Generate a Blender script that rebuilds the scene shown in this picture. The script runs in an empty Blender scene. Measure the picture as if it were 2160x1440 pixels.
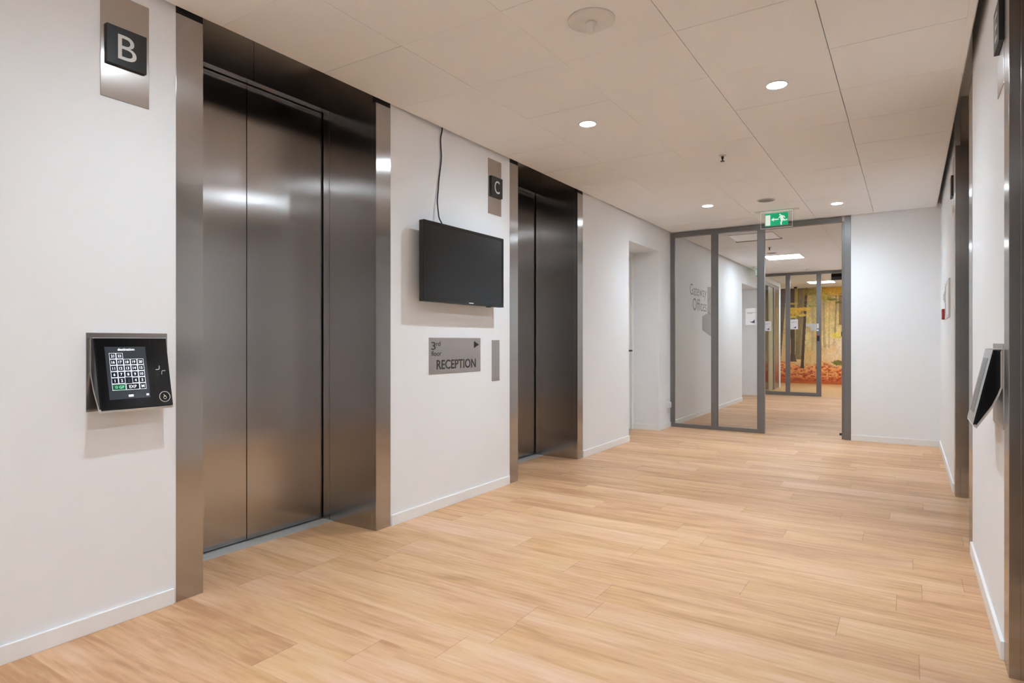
import bpy, bmesh, math, random
import numpy as np
from mathutils import Vector, Matrix
random.seed(7)
C = bpy.context.scene.collection
PI = math.pi
H = 2.632            # ceiling height
XR = 3.02            # right wall face
YG = 8.20            # first glass partition, front face

# ------------------------------------------------------------------ materials
def new_mat(name):
    m = bpy.data.materials.new(name); m.use_nodes = True
    nt = m.node_tree
    return m, nt, nt.nodes['Principled BSDF']

def sset(b, **k):
    for n, v in k.items():
        n = n.replace('_', ' ')
        if n in b.inputs:
            b.inputs[n].default_value = v

def simple(name, col, rough=.5, metal=0., spec=.5, coat=0.):
    m, nt, b = new_mat(name)
    b.inputs['Base Color'].default_value = (*col, 1)
    b.inputs['Roughness'].default_value = rough
    b.inputs['Metallic'].default_value = metal
    b.inputs['Specular IOR Level'].default_value = spec
    b.inputs['Coat Weight'].default_value = coat
    return m

def N(nt, t, **k):
    n = nt.nodes.new(t)
    for a, v in k.items():
        setattr(n, a, v)
    return n

def math_node(nt, op, a, b=None, c=None):
    n = N(nt, 'ShaderNodeMath', operation=op)
    for i, v in enumerate((a, b, c)):
        if v is None: continue
        if isinstance(v, (int, float)): n.inputs[i].default_value = v
        else: nt.links.new(v, n.inputs[i])
    return n.outputs[0]

def painted(name, col, rough=.6, bump=.04, scale=220., spec=.35):
    m, nt, b = new_mat(name)
    b.inputs['Roughness'].default_value = rough
    b.inputs['Specular IOR Level'].default_value = spec
    tc = N(nt, 'ShaderNodeTexCoord')
    big = N(nt, 'ShaderNodeTexNoise'); big.inputs['Scale'].default_value = 1.3
    nt.links.new(tc.outputs['Object'], big.inputs['Vector'])
    mix = N(nt, 'ShaderNodeMix', data_type='RGBA')
    mix.inputs['A'].default_value = (*[c * .975 for c in col], 1)
    mix.inputs['B'].default_value = (*[min(1, c * 1.02) for c in col], 1)
    nt.links.new(big.outputs['Fac'], mix.inputs['Factor'])
    nt.links.new(mix.outputs['Result'], b.inputs['Base Color'])
    fine = N(nt, 'ShaderNodeTexNoise'); fine.inputs['Scale'].default_value = scale
    nt.links.new(tc.outputs['Object'], fine.inputs['Vector'])
    bp = N(nt, 'ShaderNodeBump'); bp.inputs['Strength'].default_value = bump
    bp.inputs['Distance'].default_value = .002
    nt.links.new(fine.outputs['Fac'], bp.inputs['Height'])
    nt.links.new(bp.outputs['Normal'], b.inputs['Normal'])
    return m

def brushed(name, col, rough=.27, aniso=.75):
    """stainless sheet, vertical grain: highlights spread sideways"""
    m, nt, b = new_mat(name)
    b.inputs['Metallic'].default_value = 1
    b.inputs['Anisotropic'].default_value = aniso
    tc = N(nt, 'ShaderNodeTexCoord'); mp = N(nt, 'ShaderNodeMapping')
    mp.inputs['Scale'].default_value = (260, 260, .6)
    nz = N(nt, 'ShaderNodeTexNoise'); nz.inputs['Scale'].default_value = 1.; nz.inputs['Detail'].default_value = 3
    nt.links.new(tc.outputs['Object'], mp.inputs['Vector']); nt.links.new(mp.outputs['Vector'], nz.inputs['Vector'])
    mix = N(nt, 'ShaderNodeMix', data_type='RGBA')
    mix.inputs['A'].default_value = (*[c * .985 for c in col], 1)
    mix.inputs['B'].default_value = (*[c * 1.015 for c in col], 1)
    nt.links.new(nz.outputs['Fac'], mix.inputs['Factor'])
    nt.links.new(mix.outputs['Result'], b.inputs['Base Color'])
    mr = N(nt, 'ShaderNodeMapRange')
    mr.inputs['To Min'].default_value = rough * .97; mr.inputs['To Max'].default_value = rough * 1.03
    nt.links.new(nz.outputs['Fac'], mr.inputs['Value']); nt.links.new(mr.outputs['Result'], b.inputs['Roughness'])
    g = N(nt, 'ShaderNodeNewGeometry'); cr = N(nt, 'ShaderNodeVectorMath', operation='CROSS_PRODUCT')
    cr.inputs[1].default_value = (0.02, 0.01, 1)
    nt.links.new(g.outputs['True Normal'], cr.inputs[0]); nt.links.new(cr.outputs[0], b.inputs['Tangent'])
    return m

def emitter(name, col, s):
    m = bpy.data.materials.new(name); m.use_nodes = True; nt = m.node_tree; nt.nodes.clear()
    e = N(nt, 'ShaderNodeEmission'); e.inputs['Color'].default_value = (*col, 1); e.inputs['Strength'].default_value = s
    o = N(nt, 'ShaderNodeOutputMaterial'); nt.links.new(e.outputs[0], o.inputs[0])
    return m

def reflector_led(name, col, s, n):
    """lens over a reflector: intensity falls off away from straight down"""
    m = emitter(name, col, s); nt = m.node_tree
    e = [q for q in nt.nodes if q.type == 'EMISSION'][0]
    g = N(nt, 'ShaderNodeNewGeometry'); d = N(nt, 'ShaderNodeVectorMath', operation='DOT_PRODUCT')
    nt.links.new(g.outputs['Incoming'], d.inputs[0]); nt.links.new(g.outputs['Normal'], d.inputs[1])
    p = math_node(nt, 'POWER', math_node(nt, 'ABSOLUTE', d.outputs['Value']), n)
    nt.links.new(math_node(nt, 'MULTIPLY', p, s), e.inputs['Strength'])
    return m

def glow(name, col, s, rough=.4):
    m, nt, b = new_mat(name)
    b.inputs['Base Color'].default_value = (*col, 1); b.inputs['Roughness'].default_value = rough
    b.inputs['Emission Color'].default_value = (*col, 1); b.inputs['Emission Strength'].default_value = s
    m.cycles.emission_sampling = 'NONE'          # faint signs and screens: found by bounced rays alone
    return m

def glass(name, tint, refl=1.0):
    m = bpy.data.materials.new(name); m.use_nodes = True; nt = m.node_tree; nt.nodes.clear()
    t = N(nt, 'ShaderNodeBsdfTransparent'); t.inputs['Color'].default_value = (*tint, 1)
    gl = N(nt, 'ShaderNodeBsdfGlossy'); gl.inputs['Roughness'].default_value = .015
    fr = N(nt, 'ShaderNodeFresnel'); fr.inputs['IOR'].default_value = 1.45
    f = math_node(nt, 'MULTIPLY', fr.outputs[0], refl)
    mx = N(nt, 'ShaderNodeMixShader'); nt.links.new(f, mx.inputs[0])
    nt.links.new(t.outputs[0], mx.inputs[1]); nt.links.new(gl.outputs[0], mx.inputs[2])
    o = N(nt, 'ShaderNodeOutputMaterial'); nt.links.new(mx.outputs[0], o.inputs[0])
    return m

def wood_floor():
    m, nt, b = new_mat('oak plank floor')
    L = nt.links
    tc = N(nt, 'ShaderNodeTexCoord'); sp = N(nt, 'ShaderNodeSeparateXYZ'); L.new(tc.outputs['Object'], sp.inputs[0])
    X, Y = sp.outputs['X'], sp.outputs['Y']
    rw, pl = .1975, 1.215
    yr = math_node(nt, 'DIVIDE', math_node(nt, 'SUBTRACT', Y, .06), rw)
    row = math_node(nt, 'FLOOR', yr); fy = math_node(nt, 'SUBTRACT', yr, row)
    w1 = N(nt, 'ShaderNodeTexWhiteNoise', noise_dimensions='1D'); L.new(row, w1.inputs['W'])
    xr = math_node(nt, 'ADD', math_node(nt, 'DIVIDE', X, pl), math_node(nt, 'MULTIPLY', w1.outputs['Value'], 7.))
    col = math_node(nt, 'FLOOR', xr); fx = math_node(nt, 'SUBTRACT', xr, col)
    cid = N(nt, 'ShaderNodeCombineXYZ'); L.new(col, cid.inputs[0]); L.new(row, cid.inputs[1])
    w2 = N(nt, 'ShaderNodeTexWhiteNoise', noise_dimensions='2D'); L.new(cid.outputs[0], w2.inputs['Vector'])
    tone = w2.outputs['Value']
    # joints
    dy = math_node(nt, 'MULTIPLY', math_node(nt, 'MINIMUM', fy, math_node(nt, 'SUBTRACT', 1., fy)), rw)
    dx = math_node(nt, 'MULTIPLY', math_node(nt, 'MINIMUM', fx, math_node(nt, 'SUBTRACT', 1., fx)), pl)
    jy = math_node(nt, 'SUBTRACT', 1., N_smooth(nt, dy, .0004, .0016))
    jx = math_node(nt, 'SUBTRACT', 1., N_smooth(nt, dx, .0006, .002))
    joint = math_node(nt, 'MAXIMUM', math_node(nt, 'MULTIPLY', jy, .16), math_node(nt, 'MULTIPLY', jx, .5))
    # grain : long along X
    gv = N(nt, 'ShaderNodeCombineXYZ')
    L.new(math_node(nt, 'MULTIPLY', X, 1.), gv.inputs[0]); L.new(Y, gv.inputs[1])
    L.new(math_node(nt, 'MULTIPLY', tone, 37.), gv.inputs[2])
    def noise(sx, sy, detail, rough=.55, dist=0.):
        mp = N(nt, 'ShaderNodeMapping'); mp.inputs['Scale'].default_value = (sx, sy, 1)
        L.new(gv.outputs[0], mp.inputs['Vector'])
        n = N(nt, 'ShaderNodeTexNoise'); n.inputs['Scale'].default_value = 1; n.inputs['Detail'].default_value = detail
        n.inputs['Roughness'].default_value = rough; n.inputs['Distortion'].default_value = dist
        L.new(mp.outputs[0], n.inputs['Vector']); return n.outputs['Fac']
    broad = noise(1.3, 9, 4, .6, .5)
    mid = noise(3.4, 34, 5, .62, .7)
    fine = noise(9, 150, 3, .6, .4)
    # cathedral figure
    wv = N(nt, 'ShaderNodeTexWave', wave_type='BANDS', bands_direction='Y')
    mpw = N(nt, 'ShaderNodeMapping'); mpw.inputs['Scale'].default_value = (.55, 9, 1)
    L.new(gv.outputs[0], mpw.inputs['Vector']); L.new(mpw.outputs[0], wv.inputs['Vector'])
    wv.inputs['Scale'].default_value = 1.1; wv.inputs['Distortion'].default_value = 5.5
    wv.inputs['Detail'].default_value = 2.5; wv.inputs['Detail Scale'].default_value = .9
    ramp = N(nt, 'ShaderNodeValToRGB'); cr = ramp.color_ramp
    cr.elements[0].position = .27; cr.elements[0].color = (*FLOOR_DARK, 1)
    cr.elements[1].position = .73; cr.elements[1].color = (*FLOOR_PALE, 1)
    e = cr.elements.new(.5); e.color = (*FLOOR_MID, 1)
    v = math_node(nt, 'MULTIPLY_ADD', broad, .85, -.17)
    v = math_node(nt, 'MULTIPLY_ADD', mid, .62, v)
    v = math_node(nt, 'MULTIPLY_ADD', fine, .10, v)
    v = math_node(nt, 'MULTIPLY_ADD', wv.outputs['Fac'], .05, v)
    v = math_node(nt, 'ADD', v, math_node(nt, 'MULTIPLY', math_node(nt, 'SUBTRACT', tone, .5), .24))
    v = math_node(nt, 'SUBTRACT', v, .155)
    L.new(v, ramp.inputs['Fac'])
    # slow drift between honey and rosy planks
    hue = N(nt, 'ShaderNodeMix', data_type='RGBA'); hue.blend_type = 'MULTIPLY'
    hue.inputs['B'].default_value = (1.0, .98, 1.08, 1)
    w3 = N(nt, 'ShaderNodeTexNoise'); w3.inputs['Scale'].default_value = 2.1; L.new(gv.outputs[0], w3.inputs['Vector'])
    L.new(N_smooth(nt, w3.outputs['Fac'], .40, .62), hue.inputs['Factor']); L.new(ramp.outputs[0], hue.inputs['A'])
    jm = N(nt, 'ShaderNodeMix', data_type='RGBA'); jm.inputs['B'].default_value = (.20, .105, .055, 1)
    L.new(joint, jm.inputs['Factor']); L.new(hue.outputs['Result'], jm.inputs['A'])
    L.new(jm.outputs['Result'], b.inputs['Base Color'])
    rr = N(nt, 'ShaderNodeMapRange'); rr.inputs['To Min'].default_value = .36; rr.inputs['To Max'].default_value = .52
    L.new(mid, rr.inputs['Value']); L.new(rr.outputs[0], b.inputs['Roughness'])
    b.inputs['Specular IOR Level'].default_value = .32
    bp = N(nt, 'ShaderNodeBump'); bp.inputs['Strength'].default_value = .12; bp.inputs['Distance'].default_value = .001
    hh = math_node(nt, 'SUBTRACT', math_node(nt, 'MULTIPLY', fine, .5), math_node(nt, 'MULTIPLY', joint, 1.))
    L.new(hh, bp.inputs['Height']); L.new(bp.outputs[0], b.inputs['Normal'])
    return m

def N_smooth(nt, val, lo, hi):
    n = N(nt, 'ShaderNodeMapRange', interpolation_type='SMOOTHSTEP')
    n.inputs['From Min'].default_value = lo; n.inputs['From Max'].default_value = hi
    nt.links.new(val, n.inputs['Value'])
    return n.outputs[0]

FLOOR_DARK = (.51, .272, .126)
FLOOR_MID = (.67, .40, .205)
FLOOR_PALE = (.76, .505, .31)

M = dict(
    wall=painted('white wall paint', (.855, .865, .88)),
    ceil=painted('ceiling tile', (.925, .935, .95), .8, .05, 400., .2),
    skirt=simple('white skirting', (.87, .87, .865), .4),
    white=simple('white lacquer', (.78, .78, .77), .35),
    steel=brushed('brushed lift steel', (.45, .43, .42), .20, .93),
    plate=brushed('brushed plate steel', (.50, .465, .44), .22, .85),
    sill=simple('sill aluminium', (.56, .55, .535), .4, .25),
    gap=simple('painted gap dark', (.012, .011, .011), .6),
    frame=simple('grey aluminium frame', (.20, .192, .194), .34, .35),
    glass=glass('clear glass', (.955, .965, .96), .6),
    greenglass=glass('green glass', (.80, .86, .74), .9),
    black=simple('black gloss', (.006, .006, .007), .12),
    blackmat=simple('black matt plastic', (.012, .012, .012), .45),
    tvscreen=simple('dark screen', (.007, .007, .0075), .22),
    silver=simple('satin silver', (.66, .65, .63), .32, .6),
    blade=simple('charcoal plate', (.013, .0125, .013), .42),
    letter=simple('letter white', (.70, .69, .67), .5),
    ink=simple('sign ink', (.022, .019, .018), .5),
    vinyl=simple('wall vinyl grey', (.27, .25, .235), .6),
    vinyl_light=simple('wall vinyl pale grey', (.44, .425, .41), .6),
    paper=simple('white paper', (.82, .82, .84), .7),
    paperink=simple('printed ink', (.06, .065, .12), .7),
    brass=simple('dark bronze', (.05, .035, .03), .4, .8),
    red=simple('red plastic', (.35, .02, .02), .4),
    cable=simple('black cable', (.012, .011, .011), .5),
    grill=simple('speaker grille grey', (.33, .31, .295), .6),
    acrylic=glass('clear acrylic', (.97, .985, .975), .5),
    acrylic_edge=glow('lit acrylic edge', (.80, .85, .80), .22),
    green=glow('exit green', (.0, .36, .155), .40),
    pict=glow('exit white', (.80, .88, .82), .34),
    lamp=emitter('downlight lens', (.80, .935, 1.05), 90.), core=reflector_led('downlight core', (.80, .935, 1.05), 4650., 1.9),
    core_dimmed=reflector_led('downlight core, older lamp', (.80, .935, 1.05), 3300., 1.9),  # turned down to keep the near left wall from getting too bright
    panel=emitter('light panel', (.84, .945, 1.05), 18.),
    panel_dim=glow('dim light panel', (.80, .79, .78), .10, .5),  # weak glow added so the diffuser reads brighter than the ceiling
    orange=simple('orange skirting', (.62, .16, .03), .5),
    screen=glow('touch screen', (.030, .035, .041), .55, .1),
    screenkey=glow('touch key', (.010, .011, .020), .5, .1),
    screenink=glow('touch ink', (.82, .85, .90), .62, .3),
    screengreen=glow('touch green', (.004, .07, .03), .6, .3),
    screengreenink=glow('touch green ink', (.28, .80, .52), .6, .3),
    screendim=glow('touch dim ink', (.05, .05, .055), .5, .3),
    floor=None,
)
M['floor'] = wood_floor()

# ------------------------------------------------------------------ mesh builder
class MB:
    def __init__(s): s.v, s.f, s.sm = [], [], []
    def add(s, vs, fs, smooth=False):
        o = len(s.v); s.v += [tuple(v) for v in vs]
        for f in fs: s.f.append([o + i for i in f]); s.sm.append(smooth)
        return s
    def box(s, x0, x1, y0, y1, z0, z1):
        x0, x1 = min(x0, x1), max(x0, x1); y0, y1 = min(y0, y1), max(y0, y1); z0, z1 = min(z0, z1), max(z0, z1)
        vs = [(x0,y0,z0),(x1,y0,z0),(x1,y1,z0),(x0,y1,z0),(x0,y0,z1),(x1,y0,z1),(x1,y1,z1),(x0,y1,z1)]
        return s.add(vs, [(3,2,1,0),(4,5,6,7),(0,1,5,4),(1,2,6,5),(2,3,7,6),(3,0,4,7)])
    def lathe(s, c, prof, seg=40, axis='z'):
        vs, fs = [], []
        for r, h in prof:
            for k in range(seg):
                a = 2 * PI * k / seg; p, q = r * math.cos(a), r * math.sin(a)
                d = {'z': (p, q, h), 'x': (h, p, q), 'y': (p, h, q)}[axis]
                vs.append((c[0] + d[0], c[1] + d[1], c[2] + d[2]))
        n = len(prof)
        for i in range(n - 1):
            for k in range(seg):
                fs.append((i*seg+k, i*seg+(k+1) % seg, (i+1)*seg+(k+1) % seg, (i+1)*seg+k))
        fs.append(tuple(range(seg - 1, -1, -1))); fs.append(tuple((n-1)*seg + k for k in range(seg)))
        return s.add(vs, fs, True)
    def prism(s, poly, f0, f1):
        """poly: list of 2d points; f0/f1 map a 2d point to the two 3d ends"""
        n = len(poly); vs = [f0(p) for p in poly] + [f1(p) for p in poly]
        fs = [tuple(range(n)), tuple(range(2*n-1, n-1, -1))] + [(i, (i+1) % n, n+(i+1) % n, n+i) for i in range(n)]
        return s.add(vs, fs)
    def tube(s, pts, r, seg=10):
        pts = [Vector(p) for p in pts]; vs, fs = [], []
        for i, p in enumerate(pts):
            t = (pts[min(i+1, len(pts)-1)] - pts[max(i-1, 0)]).normalized()
            u = t.cross(Vector((1, 0, 0)));  u = u if u.length > .05 else t.cross(Vector((0, 1, 0)))
            u.normalize(); w = t.cross(u)
            for k in range(seg):
                a = 2 * PI * k / seg; vs.append(p + r * (math.cos(a) * u + math.sin(a) * w))
        for i in range(len(pts) - 1):
            for k in range(seg):
                fs.append((i*seg+k, i*seg+(k+1) % seg, (i+1)*seg+(k+1) % seg, (i+1)*seg+k))
        fs.append(tuple(range(seg-1, -1, -1))); fs.append(tuple((len(pts)-1)*seg + k for k in range(seg)))
        return s.add(vs, fs, True)
    def join(s, o): return s.add(o.v, o.f, False)

def wloc(o):
    l = Vector((0, 0, 0))
    while o is not None: l += o.location; o = o.parent
    return l

def obj(name, mb, mat, parent=None, bevel=0., origin=None, label=None):
    """one mesh object out of a builder in world coordinates"""
    if parent is not None: org = wloc(parent)
    elif origin is not None: org = Vector(origin)
    else:
        a = np.array(mb.v); org = Vector((float((a[:,0].min()+a[:,0].max())/2), float((a[:,1].min()+a[:,1].max())/2), float(a[:,2].min())))
    me = bpy.data.meshes.new(name)
    me.from_pydata([tuple(Vector(v) - org) for v in mb.v], [], mb.f)
    bm = bmesh.new(); bm.from_mesh(me); bmesh.ops.recalc_face_normals(bm, faces=bm.faces); bm.to_mesh(me); bm.free()
    for p, sm in zip(me.polygons, mb.sm): p.use_smooth = sm and len(p.vertices) == 4
    me.materials.append(mat)
    o = bpy.data.objects.new(name, me); C.objects.link(o)
    if parent is not None: o.parent = parent
    else: o.location = org
    if bevel:
        b = o.modifiers.new('edge', 'BEVEL'); b.width = bevel; b.segments = 2; b.limit_method = 'ANGLE'; b.angle_limit = math.radians(50)
    if label: o['label'] = label
    return o

def tag(o, label, cat, group=None):
    o['label'] = label; o['category'] = cat
    if group: o['group'] = group
    return o

def thing(name, label, cat, loc, group=None):
    o = bpy.data.objects.new(name, None); o.empty_display_size = .05; C.objects.link(o); o.location = loc
    return tag(o, label, cat, group)

def struct(name, mb, mat, parent=None, bevel=0.):
    o = obj(name, mb, mat, parent, bevel)
    if parent is None: o['kind'] = 'structure'
    return o

def text_mb(body, fit, place, thick=.0006, bold=0., keep=False):
    """lettering as mesh: fit=(a0,a1,b0,b1) in the face's own right/up axes, place(a,b,d)->world"""
    cu = bpy.data.curves.new('t', 'FONT'); cu.body = body; cu.size = 1; cu.offset = bold; cu.resolution_u = 4
    t = bpy.data.objects.new('t', cu); C.objects.link(t)
    bpy.context.view_layer.update()
    me = bpy.data.meshes.new_from_object(t.evaluated_get(bpy.context.evaluated_depsgraph_get()))
    bpy.data.objects.remove(t); bpy.data.curves.remove(cu)
    vs = [v.co.copy() for v in me.vertices]; fs = [tuple(p.vertices) for p in me.polygons]
    bpy.data.meshes.remove(me)
    x0 = min(v.x for v in vs); x1 = max(v.x for v in vs); y0 = min(v.y for v in vs); y1 = max(v.y for v in vs)
    a0, a1, b0, b1 = fit
    sx = (a1 - a0) / (x1 - x0); sy = (b1 - b0) / (y1 - y0)
    if keep:
        k = min(sx, sy); ca, cb = (a0 + a1) / 2, (b0 + b1) / 2
        a0 = ca - k * (x1 - x0) / 2; b0 = cb - k * (y1 - y0) / 2; sx = sy = k
    mb = MB()
    mb.add([place(a0 + (v.x - x0) * sx, b0 + (v.y - y0) * sy, thick) for v in vs], fs)
    return mb

def strip_mb(mb, pts, w, place, d, closed=False):
    """flat line of width w through 2d points"""
    n = len(pts); segs = [(i, (i+1) % n) for i in range(n if closed else n - 1)]
    for i, j in segs:
        p, q = Vector(pts[i]), Vector(pts[j]); t = (q - p).normalized(); u = Vector((-t.y, t.x)) * w / 2; p = p - t * w / 2; q = q + t * w / 2
        mb.add([place(*(p+u), d), place(*(p-u), d), place(*(q-u), d), place(*(q+u), d)], [(0, 1, 2, 3)])
    return mb

on_left = lambda a, b, d, x=0.: (x + d, a, b)              # text on the left wall, right axis = +y
def left_at(x): return lambda a, b, d: (x + d, a, b)
def right_at(x): return lambda a, b, d: (x - d, a, b)      # 'a' given as world y, mirrored by the caller
def front_at(y): return lambda a, b, d: (a, y - d, b)      # facing -y

# ------------------------------------------------------------------ lifts: geometry constants
LB = (1.485, 1.610, 2.703, 2.828)
LC = (4.197, 4.322, 5.415, 5.530)
RN = (1.485, 1.610, 2.703, 2.828)
RF = (4.180, 4.385, 5.640, 5.765)
TOP = 2.97

# ------------------------------------------------------------------ room shell
YB = -3.4; YE = 18.6
struct('floor_inner', MB().box(-2.2, XR, 14.22, YE, 0, .0015), simple('honey vinyl floor', (.70, .425, .20), .42, spec=.3))
struct('floor', MB().box(-2.4, 3.6, YB - .2, YE + .2, -.08, 0), M['floor'])

w = MB()
for a, b in ((YB, LB[0]), (LB[3], LC[0]), (LC[3], 6.73), (7.74, 12.47), (13.95, 14.42)):
    w.box(-.62, 0, a, b, 0, TOP)
w.box(-.62, 0, 6.73, 7.74, 2.325, TOP)                    # over the first alcove
w.box(-.62, 0, 12.47, 13.95, 2.285, TOP)                  # over the second
w.box(-.62, -.345, 6.73, 7.74, 2.26, 2.325)
w.box(-.62, -.345, 6.73, 6.80, 0, 2.26); w.box(-.62, -.345, 7.70, 7.74, 0, 2.26)
w.box(-.62, -.58, 12.47, 13.95, 0, 2.3)
w.box(-.62, 0, 14.42, 16.72, 2.52, TOP)
w.box(-.10, 0, 16.55, 16.72, 0, 2.52)
w.box(-2.2, -.62, 16.62, 16.72, 0, TOP)
for L in (LB, LC):
    w.box(-.80, -.56, L[0] - .05, L[3] + .05, 0, TOP)
wall_left = struct('wall_left', w, M['wall'])

w = MB()
for a, b in ((YB, RN[0]), (RN[3], RF[0]), (RF[3], YE)):
    w.box(XR, XR + .62, a, b, 0, TOP)
for L in (RN, RF):
    w.box(XR + .56, XR + .80, L[0] - .05, L[3] + .05, 0, TOP)
struct('wall_right', w, M['wall'])
struct('wall_end', MB().box(2.158, XR, YG, YG + .14, 0, TOP), M['wall'])
struct('wall_back', MB().box(-.6, 3.6, YB - .15, YB, 0, TOP), M['wall'])
struct('wall_far', MB().box(-2.3, 3.6, YE, YE + .15, 0, TOP), M['wall'])
struct('wall_side', MB().box(-2.3, -2.2, 16.62, YE, 0, TOP), M['wall'])
struct('wall_inner', MB().box(2.158, XR, 14.3, 14.42, 0, TOP), M['wall'])

# skirting
def skirt_left(mb, a, b, h=.068): mb.box(0, .012, a, b, 0, h)
w = MB()
for a, b in ((YB, LB[0] - .012), (LB[3] + .004, LC[0] - .012), (LC[3] + .004, 6.73), (7.74, YG), (YG + .07, 12.47), (13.95, 14.3)): skirt_left(w, a, b)
w.box(-.345, .012, 7.728, 7.74, 0, .075); w.box(-.58, .012, 13.938, 13.95, 0, .08)
struct('baseboard_left', w, M['skirt'], bevel=.002)
w = MB()
for a, b in ((YB, RN[0] - .012), (RN[3] + .012, RF[0] - .012), (RF[3] + .012, YG), (YG + .14, YE)): w.box(XR - .012, XR, a, b, 0, .068)
struct('baseboard_right', w, M['skirt'], bevel=.002)
struct('baseboard_end', MB().box(2.160, XR - .012, YG - .012, YG, 0, .068), M['skirt'], bevel=.002)

# ceiling: 600 mm tiles laid on a hidden grid under a closed slab
w = MB()
xs = [.020, .595, 1.192, 1.790, 2.388, 2.980]
y_seams = [YB + .02] + [1.09 + .6 * k for k in range(-7, 29)] + [YE]
open_seams = {(0, 4.09): .006, (0, 4.69): .003, (3, 2.89): .0028, (4, 3.49): .0035, (4, 5.29): .005, (4, 7.69): .007, (0, 2.29): .004, (1, 3.49): .0025}
for i in range(5):
    for a, b in zip(y_seams[:-1], y_seams[1:]):
        g0 = .0010; g1 = .0010
        for (ci, yy), gw in open_seams.items():
            if ci == i and abs(yy - a) < .01: g0 = gw / 2
            if ci == i and abs(yy - b) < .01: g1 = gw / 2
        gx0 = {0: 0, 1: .0008, 2: .0009, 3: .0018, 4: .0019}[i]; gx1 = {0: .0008, 1: .0009, 2: .0018, 3: .0019, 4: 0}[i]
        dz = random.uniform(0, .0012)
        w.box(xs[i] + gx0, xs[i+1] - gx1, a + g0, b - g1, H + dz, H + .02)
for i in range(4):
    for a, b in zip(y_seams[:-1], y_seams[1:]):
        if b > 16.75:
            w.box(-2.2 + i * .555, -2.2 + (i + 1) * .555 - .002, max(a, 16.73) + .001, b - .001, H, H + .02)
# edge angle along the open right side
w.box(2.952, 2.982, YB, YG - .03, H - .0015, H + .0005)
w.box(2.980, 2.983, YB, YG - .03, H - .0015, H + .03)
w.box(-2.4, 3.7, YB - .2, YE + .2, TOP, TOP + .1)
struct('ceiling', w, M['ceil'])
# near-black boxes painted in for the shadow gap above the jambs
w = MB()
for a, b in ((LB[0], LB[1]), (LB[2], LB[3]), (LC[0], LC[1]), (LC[2], LC[3])): w.box(-.03, -.0005, a, b, 2.612, TOP)
struct('shadow_gap_1', w, M['gap'])

# ------------------------------------------------------------------ lift entrances
def lift(L, side, label):
    y0, y1, y2, y3 = L
    X = (lambda d: -d) if side == 'left' else (lambda d: XR + d)     # d = depth behind the wall face
    t = thing('elevator', label, 'elevator', (X(0), (y0 + y3) / 2, 0), 'lift entrances of the lobby')
    top = 2.612
    for a, b in ((y0, y1), (y2, y3)):
        obj('jamb', MB().box(X(-.002), X(.03), a, b, 0, top), M['steel'], t, .0012)
    for a, b in ((y1 - .02, y1), (y2, y2 + .02)):
        obj('side_panel', MB().box(X(.03), X(.415), a, b, 0, TOP - .002), M['steel'], t, .0008)
    ym = (y1 + y2) / 2
    hp = MB().box(X(.415), X(.44), y1 - .02, ym - .0008, 2.638, TOP - .002).box(X(.415), X(.44), ym + .0008, y2 + .02, 2.638, TOP - .002)
    obj('header_panel', hp, M['steel'], t, .0008)
    fr = MB().box(X(.44), X(.470), y1 - .02, y2 + .02, 2.640, TOP - .002)
    fr.box(X(.416), X(.470), y1 - .02, y1 + .003, 0, 2.70).box(X(.416), X(.470), y2 - .003, y2 + .02, 0, 2.70)
    obj('door_frame', fr, M['steel'], t, .0008)
    for a, b in ((y1 - .015, ym - .0022), (ym + .0022, y2 + .015)):
        obj('door_panel', MB().box(X(.482), X(.51), a, b, .012, 2.68), M['steel'], t, .0012)
    obj('door_gap', MB().box(X(.512), X(.53), y1 - .015, y2 + .015, 0, 2.69), M['gap'], t)
    sl = MB().box(X(.395), X(.56), y1, y2, 0, .003)
    for k in range(5): sl.box(X(.404 + k * .014), X(.412 + k * .014), y1, y2, .003, .006)
    sl.box(X(.386), X(.395), y1, y2, 0, .0045)
    obj('sill', sl, M['sill'], t)
    return t

lift(LB, 'left', 'near left brushed steel lift entrance under the B sign, between wall panel and television')
lift(LC, 'left', 'far left brushed steel lift entrance just beyond the television and C sign')
lift(RN, 'right', 'near right brushed steel lift entrance cut by the right edge of the photo')
lift(RF, 'right', 'far right brushed steel lift entrance seen edge-on beyond the right wall panel')

# ------------------------------------------------------------------ lift letter signs
def lift_sign(y0, y1, z0, z1, letter, side, label, zb=2.283, blk=None, bold=.0):
    X = (lambda d: d) if side == 'left' else (lambda d: XR - d)
    t = thing('lift_sign', label, 'sign', (X(0), (y0 + y1) / 2, z0), 'lift letter signs')
    obj('back_plate', MB().box(X(0), X(.003), y0, y1, z0, z1), M['plate'], t, .0015)
    ym = (y0 + y1) / 2 if blk is None else blk
    p = obj('letter_block', MB().box(X(.003), X(.018), ym - .0775, ym + .0775, zb, zb + .157), M['blade'], t, .0015)
    if letter:
        s = 1 if side == 'left' else -1
        place = (lambda a, b, d: (X(.018 + d), ym + s * a, b))
        wd = .072 if letter == 'B' else .07
        obj('letter', text_mb(letter, (-wd/2, wd/2, zb + .028, zb + .128), place, .0008, bold), M['letter'], p)
    return t
lift_sign(1.181, 1.370, 2.145, 2.577, 'B', 'left', 'steel wall plate with black block lettered B beside the near left lift')
lift_sign(3.889, 4.072, 2.145, 2.573, 'C', 'left', 'steel wall plate with black block lettered C above the television', blk=3.990)
lift_sign(2.838, 3.020, 2.090, 2.52, 'E', 'right', 'steel wall plate with black block lettered E high on the right wall', zb=2.245, blk=2.905)
lift_sign(5.830, 6.010, 2.150, 2.575, '', 'right', 'distant steel wall plate with black block beside the far right lift')

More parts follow.
